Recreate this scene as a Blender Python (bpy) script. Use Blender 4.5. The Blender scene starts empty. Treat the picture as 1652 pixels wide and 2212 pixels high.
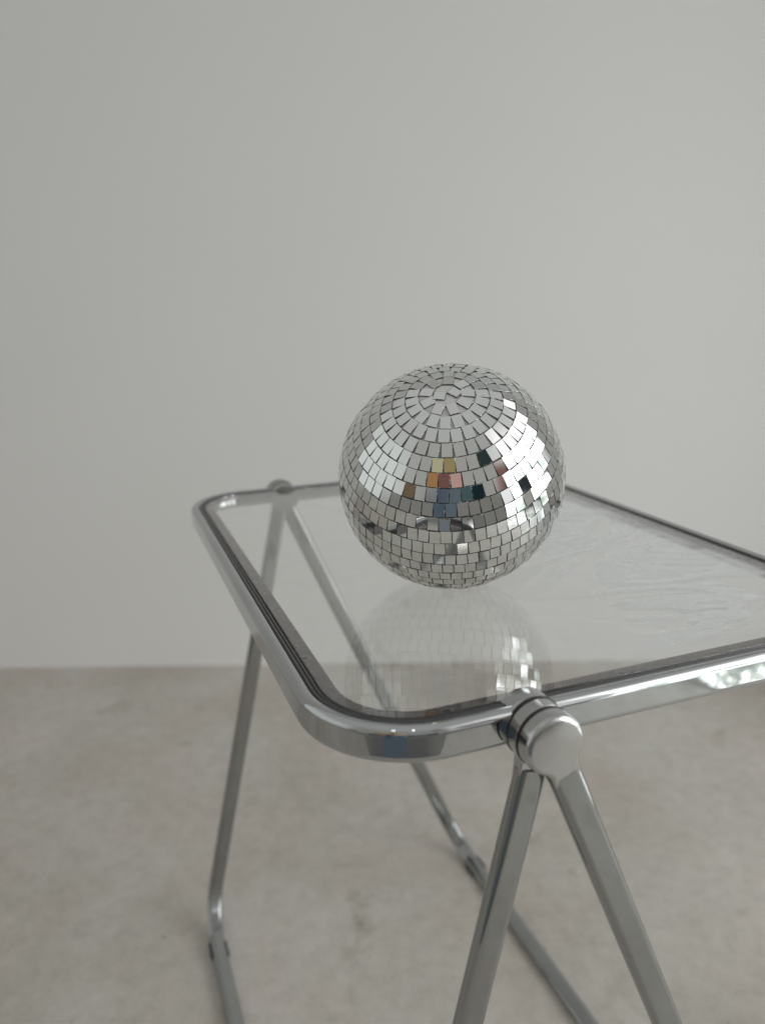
import bpy, bmesh, math, random
from mathutils import Vector, Matrix
random.seed(11)
S = bpy.context.scene
COL = S.collection
R = math.radians

# ------------------------------------------------------------------ solved camera + table placement
F, PITCH, ROLL = 1640.7/2212, R(15.307), R(-0.613)
HC, ZF = .2483, .6956
FLOOR_OFF = .0095
CAMH = HC + ZF + FLOOR_OFF
TOPZ = CAMH - HC                     # ridge of the chrome frame
TH = .3678
NX, NY = -.026, .3974
W, D = .6449, .4951
U0, UL, UR = .1273, -.0196, .4253
ZH = -.0150
BARZ = -ZF
WALLY = 1.903

# ------------------------------------------------------------------ helpers
def link(o, parent=None):
    COL.objects.link(o)
    if parent: o.parent = parent
    return o

def obj(name, bm, mat, parent=None, smooth=True, angle=40):
    me = bpy.data.meshes.new(name)
    bmesh.ops.recalc_face_normals(bm, faces=bm.faces[:])
    bm.to_mesh(me); bm.free()
    for m in (mat if isinstance(mat, (list, tuple)) else [mat]): me.materials.append(m)
    if smooth:
        me.polygons.foreach_set('use_smooth', [True]*len(me.polygons))
        me.set_sharp_from_angle(angle=R(angle))
    return link(bpy.data.objects.new(name, me), parent)

def tag(o, label=None, cat=None, kind=None, group=None):
    if label: o['label'] = label
    if cat: o['category'] = cat
    if kind: o['kind'] = kind
    if group: o['group'] = group
    return o

def empty(name, loc, rz=0):
    o = bpy.data.objects.new(name, None); o.empty_display_size = .05
    o.location = loc; o.rotation_euler = (0, 0, rz)
    return link(o)

def sweep(bm, path, section, B, closed=False, caps=True):
    """section: list of (a,b): a along the in-plane normal, b along constant B"""
    n = len(path); rings = []
    B = Vector(B).normalized()
    for i, p in enumerate(path):
        if closed: t = (path[(i+1) % n]-path[i-1])
        else: t = path[min(i+1, n-1)]-path[max(i-1, 0)]
        t.normalize()
        N = B.cross(t).normalized()
        rings.append([bm.verts.new(p + N*a + B*b) for a, b in section])
    m = len(section)
    for i in range(n if closed else n-1):
        r0, r1 = rings[i], rings[(i+1) % n]
        for j in range(m):
            bm.faces.new((r0[j], r0[(j+1) % m], r1[(j+1) % m], r1[j]))
    if caps and not closed:
        bm.faces.new(rings[0]); bm.faces.new(rings[-1][::-1])
    return rings

def oval(thick, wide, k=8):
    """flat oval: flat faces, round edges. a = thickness, b = width"""
    r = thick/2; h = wide/2-r; pts = []
    k = 14
    for s in (1, -1):
        pts.append((s*r, s*(h-.0004)))
        for i in range(k+1):
            a = math.pi*i/k
            pts.append((s*r*math.cos(a), s*(h+r*math.sin(a))))
        pts.append((-s*r, s*(h-.0004)))
    return pts

def fillet(pts, rads, closed=False, k=10):
    out = []; n = len(pts)
    for i, p in enumerate(pts):
        r = rads[i]
        if r == 0 or (not closed and i in (0, n-1)):
            out.append(p.copy()); continue
        a = (pts[i-1]-p).normalized(); b = (pts[(i+1) % n]-p).normalized()
        ang = a.angle(b); d = r/math.tan(ang/2)
        bis = (a+b).normalized(); c = p+bis*(r/math.sin(ang/2))
        s = p+a*d-c; e = p+b*d-c
        tot = s.angle(e); ax = s.cross(e).normalized()
        for j in range(k+1):
            out.append(c + Matrix.Rotation(tot*j/k, 3, ax) @ s)
    return out

def subdivide(path, maxlen, closed=False):
    out = []
    n = len(path)
    for i in range(n if closed else n-1):
        a, b = path[i], path[(i+1) % n]; L = (b-a).length
        m = max(1, int(L/maxlen))
        for j in range(m): out.append(a.lerp(b, j/m))
    if not closed: out.append(path[-1].copy())
    return out

# ------------------------------------------------------------------ materials
def mat(name):
    m = bpy.data.materials.new(name); m.use_nodes = True
    return m, m.node_tree.nodes, m.node_tree.links, m.node_tree.nodes['Principled BSDF']

def noise(nt, scale, detail=4, rough=.55, coord='Object', stretch=None, dist=0):
    N, L = nt.nodes, nt.links
    tc = N.new('ShaderNodeTexCoord'); nz = N.new('ShaderNodeTexNoise')
    nz.inputs['Scale'].default_value = scale; nz.inputs['Detail'].default_value = detail
    nz.inputs['Roughness'].default_value = rough; nz.inputs['Distortion'].default_value = dist
    src = tc.outputs[coord]
    if stretch:
        mp = N.new('ShaderNodeMapping'); mp.inputs['Scale'].default_value = stretch[0]
        mp.inputs['Rotation'].default_value = stretch[1]
        L.new(src, mp.inputs[0]); src = mp.outputs[0]
    L.new(src, nz.inputs['Vector'])
    return nz.outputs['Fac']

def ramp(nt, fac, stops):
    r = nt.nodes.new('ShaderNodeValToRGB'); e = r.color_ramp.elements
    while len(e) < len(stops): e.new(.5)
    for i, (p, c) in enumerate(stops):
        e[i].position = p
        e[i].color = (c[0], c[1], c[2], 1) if isinstance(c, (tuple, list)) else (c, c, c, 1)
    nt.links.new(fac, r.inputs[0]); return r.outputs[0]

def mixc(nt, fac, a, b, mode='MIX'):
    m = nt.nodes.new('ShaderNodeMix'); m.data_type = 'RGBA'; m.blend_type = mode
    for s, v in ((0, fac), (6, a), (7, b)):
        if hasattr(v, 'is_linked'): nt.links.new(v, m.inputs[s])
        elif s == 0: m.inputs[s].default_value = v
        else: m.inputs[s].default_value = (*v, 1) if len(v) == 3 else v
    return m.outputs[2]

def bump(nt, h, strength, dist, b):
    n = nt.nodes.new('ShaderNodeBump'); n.inputs['Strength'].default_value = strength
    n.inputs['Distance'].default_value = dist
    nt.links.new(h, n.inputs['Height']); nt.links.new(n.outputs[0], b.inputs['Normal'])

def m_chrome(name, base=(.50, .515, .52), r0=.015, r1=.06, bs=.02):
    m, N, L, b = mat(name); nt = m.node_tree
    b.inputs['Metallic'].default_value = 1
    L.new(mixc(nt, ramp(nt, noise(nt, 14, 5), [(.35, 0.), (.75, 1.)]), base, tuple(c*.86 for c in base)), b.inputs['Base Color'])
    L.new(ramp(nt, noise(nt, 45, 6, .7), [(.35, r0), (.8, r1)]), b.inputs['Roughness'])
    bump(nt, noise(nt, 60, 3), bs, .001, b)
    return m

CHROME = m_chrome('chrome')
LEGCHROME = m_chrome('leg_chrome', (.37, .38, .375), .03, .09, .04)
CAST = m_chrome('polished_casting', (.54, .545, .54), .10, .22, .06)

def m_ledge():
    m, N, L, b = mat('satin_ledge'); nt = m.node_tree
    b.inputs['Metallic'].default_value = .85
    L.new(ramp(nt, noise(nt, 30, 5, .7), [(.3, (.135, .108, .106)), (.75, (.19, .158, .156))]), b.inputs['Base Color'])
    L.new(ramp(nt, noise(nt, 80, 4), [(.3, .22), (.8, .42)]), b.inputs['Roughness'])
    return m
LEDGE = m_ledge()

def m_plain(name, c, rough, metal=0, sc=60, var=.2, bs=0):
    m, N, L, b = mat(name); nt = m.node_tree
    L.new(mixc(nt, noise(nt, sc, 4), tuple(x*(1-var) for x in c), tuple(x*(1+var) for x in c)), b.inputs['Base Color'])
    b.inputs['Roughness'].default_value = rough; b.inputs['Metallic'].default_value = metal
    if bs: bump(nt, noise(nt, sc*2, 4), bs, .001, b)
    return m
RUBBER = m_plain('black_rubber', (.012, .012, .013), .45)
GASKET = m_plain('black_gasket', (.05, .047, .050), .22)
SCREW = m_plain('steel_screw', (.24, .22, .215), .3, 1)
CORE = m_plain('grey_grout', (.16, .165, .16), .8, 0, 180, .3, .4)

def m_tile():
    m, N, L, b = mat('mirror_face'); nt = m.node_tree
    b.inputs['Metallic'].default_value = 1
    b.inputs['Base Color'].default_value = (.77, .785, .775, 1)
    L.new(ramp(nt, noise(nt, 120, 5, .7), [(.45, .012), (.85, .09)]), b.inputs['Roughness'])
    e, N, L, b = mat('mirror_edge'); nt = e.node_tree
    b.inputs['Metallic'].default_value = .75
    L.new(ramp(nt, noise(nt, 400, 3), [(.48, (.09, .10, .10)), (.68, (.9, .95, .93))]), b.inputs['Base Color'])
    b.inputs['Roughness'].default_value = .12
    bump(nt, noise(nt, 900, 3), .6, .0008, b)
    return m, e
TILE, EDGE = m_tile()
SIDE = m_plain('mirror_side', (.085, .095, .09), .2, .4, 300)

def m_acrylic():
    m, N, L, b = mat('clear_acrylic'); nt = m.node_tree
    b.inputs['Base Color'].default_value = (.985, .99, .985, 1)
    b.inputs['Transmission Weight'].default_value = 1
    b.inputs['IOR'].default_value = 1.56
    b.inputs['Specular IOR Level'].default_value = .95
    L.new(ramp(nt, noise(nt, 9, 6, .65, dist=.6), [(.45, .0), (.8, .008)]), b.inputs['Roughness'])
    bump(nt, noise(nt, 4.5, 1, .4), .02, .004, b)
    d = N.new('ShaderNodeBsdfDiffuse'); d.inputs[0].default_value = (.82, .84, .85, 1)
    # wiped-dust film: broad smears stretched along the table with sharper edges inside
    a = ramp(nt, noise(nt, 4.0, 4, .5, stretch=((1.0, 1.9, 1), (0, 0, .9)), dist=1.3), [(.38, .30), (.44, .12), (.485, .13), (.50, .36), (.56, .42), (.575, .13), (.62, .20), (.66, .40)])
    f = ramp(nt, noise(nt, 260, 3, .8), [(.35, .92), (.7, 1.07)])
    mu = N.new('ShaderNodeMath'); mu.operation = 'MULTIPLY'; L.new(a, mu.inputs[0]); L.new(f, mu.inputs[1])
    # the film is thicker towards the open right side of the table
    tc = N.new('ShaderNodeTexCoord'); sp = N.new('ShaderNodeSeparateXYZ'); L.new(tc.outputs['Object'], sp.inputs[0])
    mr = N.new('ShaderNodeMapRange'); mr.inputs[1].default_value = .17; mr.inputs[2].default_value = .36
    mr.inputs[3].default_value = .05; mr.inputs[4].default_value = 1.1; L.new(sp.outputs[0], mr.inputs[0])
    m2 = N.new('ShaderNodeMath'); m2.operation = 'MULTIPLY'; L.new(mu.outputs[0], m2.inputs[0]); L.new(mr.outputs[0], m2.inputs[1])
    def mm(op, p_, q_):
        k_ = N.new('ShaderNodeMath'); k_.operation = op
        for i_, v_ in enumerate((p_, q_)):
            if hasattr(v_, 'is_linked'): L.new(v_, k_.inputs[i_])
            else: k_.inputs[i_].default_value = v_
        return k_.outputs[0]
    ex = mm('MINIMUM', sp.outputs[0], mm('SUBTRACT', D, sp.outputs[0])); ey = mm('MINIMUM', sp.outputs[1], mm('SUBTRACT', W, sp.outputs[1]))
    er = N.new('ShaderNodeMapRange'); er.interpolation_type = 'SMOOTHSTEP'; er.inputs[1].default_value = .017; er.inputs[2].default_value = .032
    L.new(mm('MINIMUM', ex, ey), er.inputs[0])                   # the wipe marks stop short of the rim
    fac = mm('MULTIPLY', m2.outputs[0], er.outputs[0])
    mx = N.new('ShaderNodeMixShader'); L.new(fac, mx.inputs[0])
    L.new(b.outputs[0], mx.inputs[1]); L.new(d.outputs[0], mx.inputs[2])
    L.new(mx.outputs[0], N['Material Output'].inputs[0])
    return m
ACRYLIC = m_acrylic()

def m_wall():
    m, N, L, b = mat('painted_plaster'); nt = m.node_tree
    L.new(ramp(nt, noise(nt, 1.1, 3), [(.3, (.775, .782, .772)), (.7, (.798, .803, .798))]), b.inputs['Base Color'])
    b.inputs['Roughness'].default_value = .6
    bump(nt, noise(nt, 110, 5, .6), .3, .0015, b)
    return m

def m_floor():
    m, N, L, b = mat('raw_concrete'); nt = m.node_tree
    base = ramp(nt, noise(nt, 2.1, 8, .66, dist=.5), [(.30, (.395, .36, .318)), (.45, (.455, .427, .39)), (.58, (.50, .479, .45)), (.75, (.555, .535, .507))])
    hue = ramp(nt, noise(nt, 3.7, 4, .6), [(.38, (1.015, .988, .97)), (.62, (.985, 1.0, .985))])
    c = mixc(nt, 1, base, hue, 'MULTIPLY')
    fine = ramp(nt, noise(nt, 34, 9, .8), [(.3, (.80, .79, .775)), (.5, (.99, .99, .985)), (.70, (1.12, 1.12, 1.11))])
    c = mixc(nt, 1, c, fine, 'MULTIPLY')
    st = ramp(nt, noise(nt, 5.5, 6, .66, dist=.3), [(.27, (.70, .66, .60)), (.37, (1, 1, 1))])
    c = mixc(nt, 1, c, st, 'MULTIPLY')
    tiny = ramp(nt, noise(nt, 90, 3, .6), [(.27, (.55, .53, .5)), (.34, (1, 1, 1))])
    c = mixc(nt, .7, c, tiny, 'MULTIPLY')
    L.new(c, b.inputs['Base Color'])
    L.new(ramp(nt, noise(nt, 8, 5), [(.3, .38), (.7, .6)]), b.inputs['Roughness'])
    bump(nt, noise(nt, 35, 6, .7), .25, .003, b)
    return m

# ------------------------------------------------------------------ setting
def quad(name, pts, m, kind='structure'):
    bm = bmesh.new(); bm.faces.new([bm.verts.new(p) for p in pts])
    return tag(obj(name, bm, m, smooth=False), kind=kind)
quad('floor', [(-4, -.45, 0), (4, -.45, 0), (4, WALLY+.05, 0), (-4, WALLY+.05, 0)], m_floor())
# plaster wall, its foot slightly uneven where it meets the concrete
bm = bmesh.new(); bmesh.ops.create_cube(bm, size=1)
for v in bm.verts: v.co = Vector((v.co.x*8, WALLY+.06+v.co.y*.12, 1.58+v.co.z*3.2))
tag(obj('wall', bm, m_wall(), smooth=False), kind='structure')

# ------------------------------------------------------------------ folding table
# local frame: x = u along the near side, y = v towards the far side, z up from the floor
table = empty('folding_table', (NX, NY, 0), TH)
tag(table, 'chrome folding side table with a clear acrylic top standing on bare concrete', 'table')
RZ = TOPZ
def V3(u, v, z): return Vector((u, v, z))
def rrect(s, z, r=.068, k=14):
    """rounded rectangle offset inwards by s from the ridge line"""
    pts = [V3(s, s, z), V3(D-s, s, z), V3(D-s, W-s, z), V3(s, W-s, z)]
    return fillet(pts, [r-s]*4, True, k)

# chrome rim: flat oval tube on edge
bm = bmesh.new()
sweep(bm, subdivide(rrect(-.0038, RZ-.01275), .03, True), oval(.0112, .0255, 10), (0, 0, 1), closed=True)
frame = obj('frame', bm, CHROME, table)

def strip(s0, s1, z0, z1, name, m, k=16, lip=0):
    bm = bmesh.new()
    sec = [(s0, z0), (s1, z0), (s1, z1), (s0, z1)]
    rings = [[bm.verts.new(p) for p in rrect(s, z, k=k)] for s, z in sec]
    n = len(rings[0])
    for a in range(4):
        r0, r1 = rings[a], rings[(a+1) % 4]
        for j in range(n):
            bm.faces.new((r0[j], r0[(j+1) % n], r1[(j+1) % n], r1[j]))
    return obj(name, bm, m, table, angle=30)
bm = bmesh.new()
gp = [(.0008, -.0050), (.0068, -.0050), (.0068, -.0030), (.0062, -.0021), (.0052, -.0017), (.0044, -.0022), (.0040, -.0030), (.0036, -.0020), (.0028, -.0012), (.0018, -.0010), (.0010, -.0016), (.0008, -.003)]
rings = [[bm.verts.new(p) for p in rrect(s_, RZ+z_, k=18)] for s_, z_ in gp]
for a_ in range(len(rings)):
    r0, r1 = rings[a_], rings[(a_+1) % len(rings)]
    for j in range(len(r0)): bm.faces.new((r0[j], r0[(j+1) % len(r0)], r1[(j+1) % len(r0)], r1[j]))
obj('gasket', bm, GASKET, table, angle=50)
strip(.0012, .0188, RZ-.0085, RZ-.0064, 'support_ledge', LEDGE)

# clear sheet resting on the ledge, rounded corners
bm = bmesh.new()
ztop, zbot = RZ-.0020, RZ-.0062
prof = [(.0082, zbot), (.0074, zbot+.0006), (.0074, ztop-.0006), (.0082, ztop)]
rings = [[bm.verts.new(p) for p in rrect(s, z, k=16)] for s, z in prof]
n = len(rings[0])
for a in range(len(prof)-1):
    for j in range(n):
        bm.faces.new((rings[a][j], rings[a][(j+1) % n], rings[a+1][(j+1) % n], rings[a+1][j]))
bm.faces.new(rings[0]); bm.faces.new(rings[-1])
obj('tabletop', bm, ACRYLIC, table, smooth=False)

# screws under the sheet in the ledge
def screw(u, v):
    bm = bmesh.new(); z0 = RZ-.0100; prof = [(0, z0), (.0042, z0), (.0042, z0-.0012), (.003, z0-.0026), (0, z0-.003)]
    k = 16; prev = None
    rr = []
    for r_, z in prof[1:-1]:
        rr.append([bm.verts.new((u+r_*math.cos(2*math.pi*i/k), v+r_*math.sin(2*math.pi*i/k), z+.0015)) for i in range(k)])
    bm.faces.new(rr[0])
    for a in range(len(rr)-1):
        for i in range(k): bm.faces.new((rr[a][i], rr[a][(i+1) % k], rr[a+1][(i+1) % k], rr[a+1][i]))
    bm.faces.new(rr[-1][::-1])
    return obj('screw', bm, SCREW, table)
def clip(u, v, rot):
    """small bracket showing through the sheet on the ledge"""
    bm = bmesh.new()
    M = Matrix.Translation((u, v, RZ-.0063)) @ Matrix.Rotation(rot, 4, 'Z')
    k = 20
    def ring(r, z): return [bm.verts.new(M @ Vector((r*math.cos(2*math.pi*i/k), r*math.sin(2*math.pi*i/k), z))) for i in range(k)]
    a, b_, c = ring(.0052, -.0002), ring(.0042, .0000), ring(.0024, -.0001)
    for x, y in ((a, b_), (b_, c)):
        for i in range(k): bm.faces.new((x[i], x[(i+1) % k], y[(i+1) % k], y[i]))
    bm.faces.new(c)
    return obj('screw_head', bm, SCREW, table)
for u, v in ((.0115, .315), (D-.0115, .33), (.211, .0120), (.075, .0118), (.075, W-.0118), (.40, W-.0118), (.40, .0118), (.0115, .12), (D-.0115, .12), (U0+.004, W-.0118)):
    clip(u, v, 0)

# ---- leg frames: each one U of oval tube from the near hinge down, across the floor and up to the far hinge
def knuckle(parent, vc, thick, leg_u, front, name='hinge_knuckle', neck=True):
    """disc with a filleted neck towards its leg; front = -1/+1 side that is domed"""
    c = V3(U0, 0, RZ+ZH)
    foot_ = V3(leg_u, 0, TOPZ+BARZ); d = (foot_-c).normalized()
    p = V3(d.z, 0, -d.x)                                   # perpendicular in the side plane
    r = .0205; hw = .0112; fr = .007; out = []
    # outline in (d, p) coordinates
    if neck:
        xc = math.sqrt((r+fr)**2-(hw+fr)**2); a0 = math.atan2(hw+fr, xc)
        k = 40
        for i in range(k+1):
            a = a0+(2*math.pi-2*a0)*i/k; out.append((r*math.cos(a), r*math.sin(a)))
        for i in range(1, 9):
            a = (math.pi-(-a0)) ; t = i/8
            ang = (math.pi-a0)+(math.pi/2-(math.pi-a0))*t
            out.append((xc+fr*math.cos(ang), -(hw+fr)+fr*math.sin(ang)))
        out.append((xc+.010, -hw+.0008)); out.append((xc+.010, hw-.0008))
        for i in range(0, 8):
            t = 1-i/8
            ang = (math.pi-a0)+(math.pi/2-(math.pi-a0))*t
            out.append((xc+fr*math.cos(ang), (hw+fr)-fr*math.sin(ang)))
    else:
        k = 48
        for i in range(k): a = 2*math.pi*i/k; out.append((r*math.cos(a), r*math.sin(a)))
    h = thick/2; bv = .0035 if front else .0012
    lay = []
    nb = 6
    seq = []
    for i in range(nb+1):
        a = math.pi/2*i/nb; seq.append((h-bv+bv*math.sin(a), bv*(1-math.cos(a))))
    sb = .0010
    seq = [(-h, sb), (-h+sb, 0)]+seq if front else [(-h, sb), (-h+sb, 0), (h-sb, 0), (h, sb)]
    bm = bmesh.new()
    m = len(out)
    O2 = [Vector((a, b)) for a, b in out]
    nor = []
    for i in range(m):
        t = (O2[(i+1) % m]-O2[i-1]).normalized(); nor.append(Vector((-t.y, t.x)))
    for y, ins in seq:
        yy = y*(front if front else 1)
        ring = []
        for i in range(m):
            q = O2[i]+nor[i]*ins
            w_ = c+d*q.x+p*q.y+V3(0, vc+yy*(1-.22*min(1, max(0, (q.x-xc+.004)/.014)) if neck else 1), 0)
            ring.append(bm.verts.new(w_))
        lay.append(ring)
    for a in range(len(lay)-1):
        for j in range(m): bm.faces.new((lay[a][j], lay[a][(j+1) % m], lay[a+1][(j+1) % m], lay[a+1][j]))
    bm.faces.new(lay[0]); bm.faces.new(lay[-1][::-1])
    return obj(name, bm, CAST, parent, angle=32)

def disc(name, vc, thick, r, m, parent):
    bm = bmesh.new(); k = 56; h = thick/2; rings = []
    for y, rr in ((-h, r-.0006), (-h*.5, r), (h*.5, r), (h, r-.0006)):
        rings.append([bm.verts.new((U0+rr*math.cos(2*math.pi*i/k), vc+y, RZ+ZH+rr*math.sin(2*math.pi*i/k))) for i in range(k)])
    for a in range(3):
        for j in range(k): bm.faces.new((rings[a][j], rings[a][(j+1) % k], rings[a+1][(j+1) % k], rings[a+1][j]))
    bm.faces.new(rings[0]); bm.faces.new(rings[-1][::-1])
    return obj(name, bm, m, parent, angle=30)

def leg_frame(leg_u, v0, v1, label):
    c0, c1 = V3(U0, v0, RZ+ZH), V3(U0, v1, RZ+ZH)
    f0, f1 = V3(leg_u, v0, TOPZ+BARZ), V3(leg_u, v1, TOPZ+BARZ)
    d = (f0-c0).normalized()
    path = fillet([c0+d*.0250, f0, f1, c1+d*.0250], [0, .062, .062, 0], False, 14)
    path = subdivide(path, .05)
    B = d.cross(V3(0, 1, 0)).normalized()                  # normal of the frame's plane
    bm = bmesh.new()
    sweep(bm, path, oval(.0112, .0228, 9), B)
    o = obj('leg_frame', bm, LEGCHROME, table); o['label'] = label
    # rubber feet clasped round the floor bar just past each bend
    for v in (v0+.073, v1-.073):
        bm = bmesh.new()
        pth = [V3(leg_u, v-.013, TOPZ+BARZ), V3(leg_u, v-.011, TOPZ+BARZ), V3(leg_u, v+.011, TOPZ+BARZ), V3(leg_u, v+.013, TOPZ+BARZ)]
        sec = []
        for a, b in oval(.0142, .0275, 7): sec.append((a, b))
        up = B.cross(V3(0, 1, 0)).normalized()
        sgn = 1 if up.z > 0 else -1
        sec = [((min(a*sgn, .0032))*sgn, b) for a, b in sec]
        sweep(bm, pth, sec, B)
        obj('rubber_foot', bm, RUBBER, o)
    return o

lf = leg_frame(UL, -.0155, W+.0155, 'inner leg frame, leaning to the left')
rf = leg_frame(UR, -.0285, W+.0285, 'outer leg frame, leaning to the right')
for side, y0 in ((-1, 0.), (1, W)):
    s = side
    disc('hinge_boss', y0-s*.0005, .0145, .0205, CAST, frame)
    disc('washer', y0+s*.0083, .0028, .0210, RUBBER, frame)
    knuckle(lf, y0+s*.0150, .0104, UL, 0)
    disc('washer', y0+s*.02135, .0023, .0210, RUBBER, lf)
    knuckle(rf, y0+s*.0286, .0122, UR, s)

# ------------------------------------------------------------------ mirror ball
BR = .1
ballc = Vector((.0615, .6661, TOPZ-.0020+BR))
ball = empty('mirror_ball', (ballc.x, ballc.y, ballc.z-BR))
tag(ball, 'silver disco ball of small square mirror tiles resting on the clear tabletop', 'disco ball')
pole = Vector((-.0927, -.5781, .8107)).normalized()
xax = Vector((1, 0, 0)); xax = (xax-pole*xax.dot(pole)).normalized(); yax = pole.cross(xax)
LC = Vector((0, 0, BR))                                    # centre in the ball's own frame
bm = bmesh.new()
bmesh.ops.create_uvsphere(bm, u_segments=96, v_segments=48, radius=BR-.0010)
bmesh.ops.translate(bm, verts=bm.verts, vec=LC)
nt = CORE.node_tree; pb = nt.nodes['Principled BSDF']
tc = nt.nodes.new('ShaderNodeTexCoord'); sb_ = nt.nodes.new('ShaderNodeVectorMath'); sb_.operation = 'DISTANCE'
nt.links.new(tc.outputs['Object'], sb_.inputs[0]); sb_.inputs[1].default_value = LC+pole*BR
old = pb.inputs['Base Color'].links[0].from_socket
mr_ = nt.nodes.new('ShaderNodeMapRange'); mr_.inputs[1].default_value = .028; mr_.inputs[2].default_value = .075
nt.links.new(sb_.outputs['Value'], mr_.inputs[0])                 # pale filler was spread round the pole only
nt.links.new(mixc(nt, mr_.outputs[0], (.62, .62, .60), old), pb.inputs['Base Color'])
obj('ball_core', bm, CORE, ball)
bm = bmesh.new()
def tile(theta, phi, rot, tw, th_, tilt=(0, 0), lift=0):
    n = (pole*math.cos(theta)+(xax*math.cos(phi)+yax*math.sin(phi))*math.sin(theta)).normalized()
    e = (pole*-math.sin(theta)+(xax*math.cos(phi)+yax*math.sin(phi))*math.cos(theta)).normalized()   # down the ball
    a = n.cross(e).normalized()
    ca, sa = math.cos(rot), math.sin(rot)
    A = a*ca+e*sa; E = e*ca-a*sa
    n2 = (n+A*tilt[0]+E*tilt[1]).normalized()
    A = (A-n2*A.dot(n2)).normalized(); E = n2.cross(A)
    c = LC+n*(BR+lift)
    def q(hx, hy, dz): return [bm.verts.new(c+A*sx*hx+E*sy*hy+n2*dz) for sx, sy in ((-1, -1), (1, -1), (1, 1), (-1, 1))]
    ch = .00016
    r2 = q(tw/2-ch, th_/2-ch, 0); r1 = q(tw/2, th_/2, -ch); r0 = q(tw/2, th_/2, -.0016)
    f = bm.faces.new(r2); f.material_index = 0
    for x, y, mi in ((r0, r1, 2), (r1, r2, 1)):
        for i in range(4):
            f = bm.faces.new((x[i], x[(i+1) % 4], y[(i+1) % 4], y[i])); f.material_index = mi
TW, TH_ = .0086, .0112
g = random.gauss
tile(.062, math.pi*1.08, .5, TW, TH_*.85, (g(0, .01), g(0, .01)), .0002)
tile(.066, math.pi*.06, .9, TW, TH_*.85, (g(0, .01), g(0, .01)), .0002)
theta = .168; row = 0
while theta < math.pi-.05:
    circ = 2*math.pi*BR*math.sin(theta)
    pitch = TW+.00046+(.0016 if row == 0 else .0005 if row < 4 else 0)
    nn = max(1, int(circ/pitch)); ph = random.random()*6.28
    slack = (circ-nn*pitch)/nn/BR/math.sin(theta)
    wob = [g(0, .25) for _ in range(4)]
    acc = ph
    for i in range(nn):
        acc += pitch/BR/math.sin(theta)+slack*max(0, 1+g(0, .5))
        k_ = 2.2 if row < 1 else 1
        tile(theta+g(0, .0015)*k_, ph+2*math.pi*(i+.5)/nn+g(0, .0006)/math.sin(theta), g(0, .022)*k_+(g(0, .06) if random.random() < .08 else 0),
             TW*(1+g(0, .012)), TH_*(1+g(0, .010)), (g(0, .008), g(0, .008)), g(0, .00012))
    theta += (TH_+.00052)/BR+g(0, .0006); row += 1
me = obj('mirror_tiles', bm, [TILE, EDGE, SIDE], ball, smooth=False)

# ------------------------------------------------------------------ window lamp and surroundings
def area(name, loc, target, sx, sy, radiance, color):
    l = bpy.data.lights.new(name, 'AREA'); l.shape = 'RECTANGLE'; l.size = sx; l.size_y = sy
    l.energy = radiance*math.pi*sx*sy; l.color = color
    o = bpy.data.objects.new(name, l); COL.objects.link(o); o.location = loc
    o.rotation_euler = (Vector(target)-Vector(loc)).to_track_quat('-Z', 'Y').to_euler()
    return o, l
def garden(l):
    """view of a bright garden through the window panes"""
    l.use_nodes = True; nt = l.node_tree; N, L = nt.nodes, nt.links
    em = N['Emission']
    ge = N.new('ShaderNodeNewGeometry')
    nz = N.new('ShaderNodeTexNoise'); nz.inputs['Scale'].default_value = 5; nz.inputs['Detail'].default_value = 6
    nz.inputs['Roughness'].default_value = .95
    L.new(ge.outputs['Position'], nz.inputs['Vector'])
    L.new(ramp(nt, nz.outputs['Fac'], [(.40, (.02, .026, .028)), (.455, (.075, .095, .075)), (.50, (.13, .155, .135)), (.525, (.5, .51, .50)), (.60, (1.3, 1.28, 1.38))]), em.inputs['Color'])
for y, w in ((-.13, .66), (.62, .72)):
    for z, h, rad in ((1.25, .88, 6.6), (.365, .71, 5.6)):
        o, l = area('window_pane_light', (1.52, y, z), (.5, y, z), w, h, rad, (.975, .995, 1)); garden(l)

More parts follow.
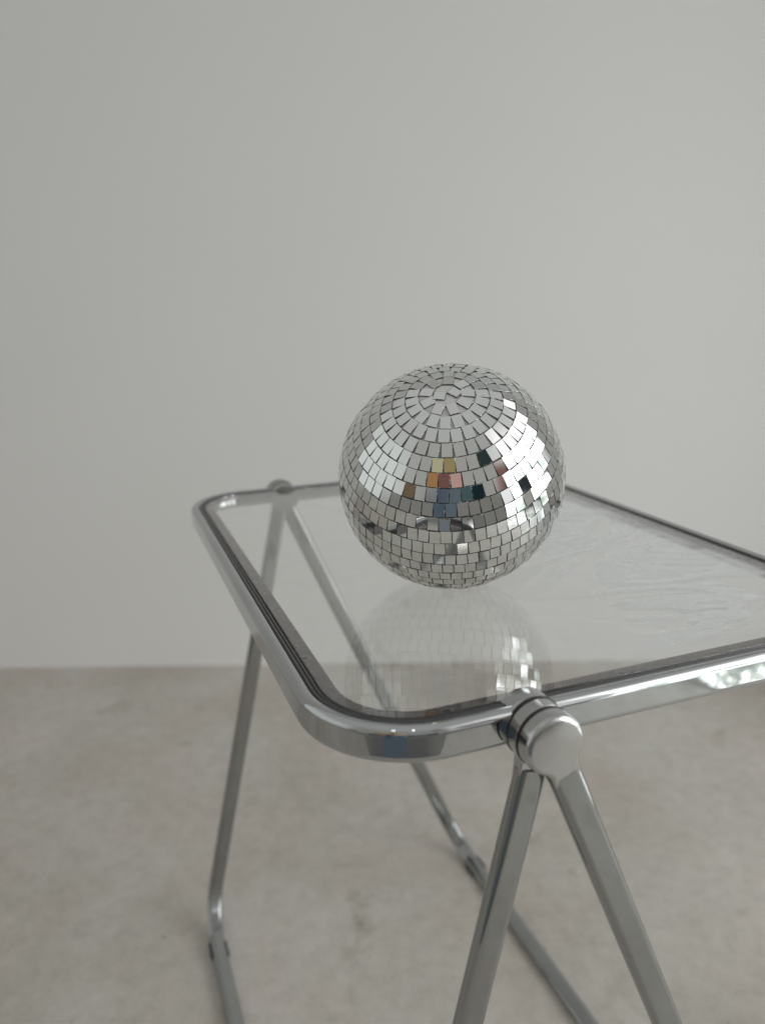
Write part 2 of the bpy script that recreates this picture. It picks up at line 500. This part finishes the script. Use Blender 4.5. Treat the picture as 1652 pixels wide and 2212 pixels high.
def build_world():
    w = bpy.data.worlds.new('World'); S.world = w; w.use_nodes = True
    nt = w.node_tree; N, L = nt.nodes, nt.links
    bg = N['Background']
    tc = N.new('ShaderNodeTexCoord'); sp = N.new('ShaderNodeSeparateXYZ'); L.new(tc.outputs['Generated'], sp.inputs[0])
    def M(op, a, b=None, c=None):
        m = N.new('ShaderNodeMath'); m.operation = op
        for i, v in enumerate((a, b, c)):
            if v is None: continue
            if hasattr(v, 'is_linked'): L.new(v, m.inputs[i])
            else: m.inputs[i].default_value = v
        return m.outputs[0]
    ny = M('MULTIPLY', sp.outputs[1], -1.)
    az = M('MULTIPLY', M('ARCTAN2', sp.outputs[0], ny), 57.2958)
    el = M('MULTIPLY', M('ARCSINE', sp.outputs[2]), 57.2958)
    def sm(v, a, b):
        m = N.new('ShaderNodeMapRange'); m.interpolation_type = 'SMOOTHSTEP'
        m.inputs[1].default_value = a; m.inputs[2].default_value = b; L.new(v, m.inputs[0]); return m.outputs[0]
    def box(a0, a1, e0, e1, s=1.):
        x = M('MULTIPLY', sm(az, a0-s, a0+s), M('SUBTRACT', 1., sm(az, a1-s, a1+s)))
        y = M('MULTIPLY', sm(el, e0-s, e0+s), M('SUBTRACT', 1., sm(el, e1-s, e1+s)))
        return M('MULTIPLY', x, y)
    def blob(a, e, ra, re, s=.25):
        x = M('POWER', M('DIVIDE', M('SUBTRACT', az, a), ra), 2.); y = M('POWER', M('DIVIDE', M('SUBTRACT', el, e), re), 2.)
        return M('SUBTRACT', 1., sm(M('ADD', x, y), 1-s, 1+s))
    c = mixc(nt, 0., (.265, .262, .248), (0, 0, 0))
    def over(mask, col):
        nonlocal c
        c = mixc(nt, mask, c, col)
    over(sm(el, 30, 60), (.355, .356, .352))                          # ceiling
    over(M('MULTIPLY', M('SUBTRACT', 1., sm(az, -66, -40)), M('SUBTRACT', 1., sm(el, 22, 52))), (.49, .51, .50))    # lit wall on the left
    over(M('MULTIPLY', sm(az, 36, 48), M('SUBTRACT', 1., sm(el, 34, 54))), (.74, .74, .745))                          # wall round the window
    over(M('MULTIPLY', sm(az, 50, 54), box(48, 130, 27, 44, 2)), (1.15, 1.12, 1.1))
    over(box(60, 108, -4, 1), (.02, .025, .03))                     # dark sill
    over(box(100, 108, -3, 30), (.32, .35, .38))                    # curtain edge
    over(box(42, 48, 2, 18, .8), (.14, .075, .06))                  # brown door edge
    over(box(43, 50, -4, 2), (.33, .42, .40))
    over(box(28, 35, 25, 32), (.02, .03, .03))
    over(box(-180, 180, -90, -10, 3), (.15, .145, .135))            # floor far behind the camera
    over(box(60, 112, -16, -4.5), (1.0, 1.0, 1.0))
    over(box(9, 19.5, -14, -1, .6), (.045, .075, .08)); over(box(20, 31, -14, -1, .6), (.008, .016, .02))
    over(box(2, 9, -14, -1, .8), (.02, .018, .016))
    over(box(-52, -43, -6, 3), (.11, .08, .05))
    over(box(-34, -21, -16, -4, 2), (.02, .018, .016))
    over(box(-36, 26, -70, -30, 9), (.075, .075, .075))
    # the photographer, soft and out of focus behind the camera
    over(box(-21, 1, -45, -1.5, 2.5), (.075, .095, .113))
    over(box(-17, -13, -30, -2, 2.5), (.035, .05, .075))
    over(blob(-23.5, 8, 5.5, 7), (.25, .135, .06))
    over(blob(-13.5, 8, 5.2, 7.5), (.12, .062, .056)); over(blob(-3.5, 8, 5.8, 7.5), (.36, .225, .20))
    over(blob(-10, 22, 12, 9.5, .35), (.33, .30, .19))
    over(blob(-10, 22, 5, 8, .3), (.22, .18, .08))
    # two small ceiling spotlights
    for a, e in ((-14, 58), (14, 61)): over(blob(a, e, 2.2, 1.1), (14, 13.6, 13))
    L.new(c, bg.inputs[0]); bg.inputs[1].default_value = WORLD
    w.cycles.sampling_method = 'MANUAL'; w.cycles.sample_map_resolution = 2048
WORLD = 1.3
build_world()

# ------------------------------------------------------------------ camera
cam = bpy.data.cameras.new('camera'); co = bpy.data.objects.new('camera', cam); COL.objects.link(co)
co.location = (0, 0, CAMH)
co.rotation_euler = (Matrix.Rotation(R(90)-PITCH, 3, 'X') @ Matrix.Rotation(-ROLL*-1, 3, 'Z')).to_euler()
cam.sensor_fit = 'VERTICAL'; cam.sensor_height = 24; cam.lens = 24*F
cam.clip_start = .02; cam.clip_end = 60
cam.dof.use_dof = True; cam.dof.focus_distance = .60
cam.dof.aperture_fstop = (cam.lens/1000)/.0075
S.camera = co

S.render.engine = 'CYCLES'
S.cycles.use_denoising = True
S.cycles.max_bounces = 14; S.cycles.transmission_bounces = 12; S.cycles.glossy_bounces = 8
S.cycles.sample_clamp_indirect = 6
S.cycles.caustics_refractive = True; S.cycles.caustics_reflective = True
S.cycles.blur_glossy = .3
S.view_settings.view_transform = 'Standard'; S.view_settings.look = 'None'
S.view_settings.exposure = .1; S.view_settings.gamma = 1
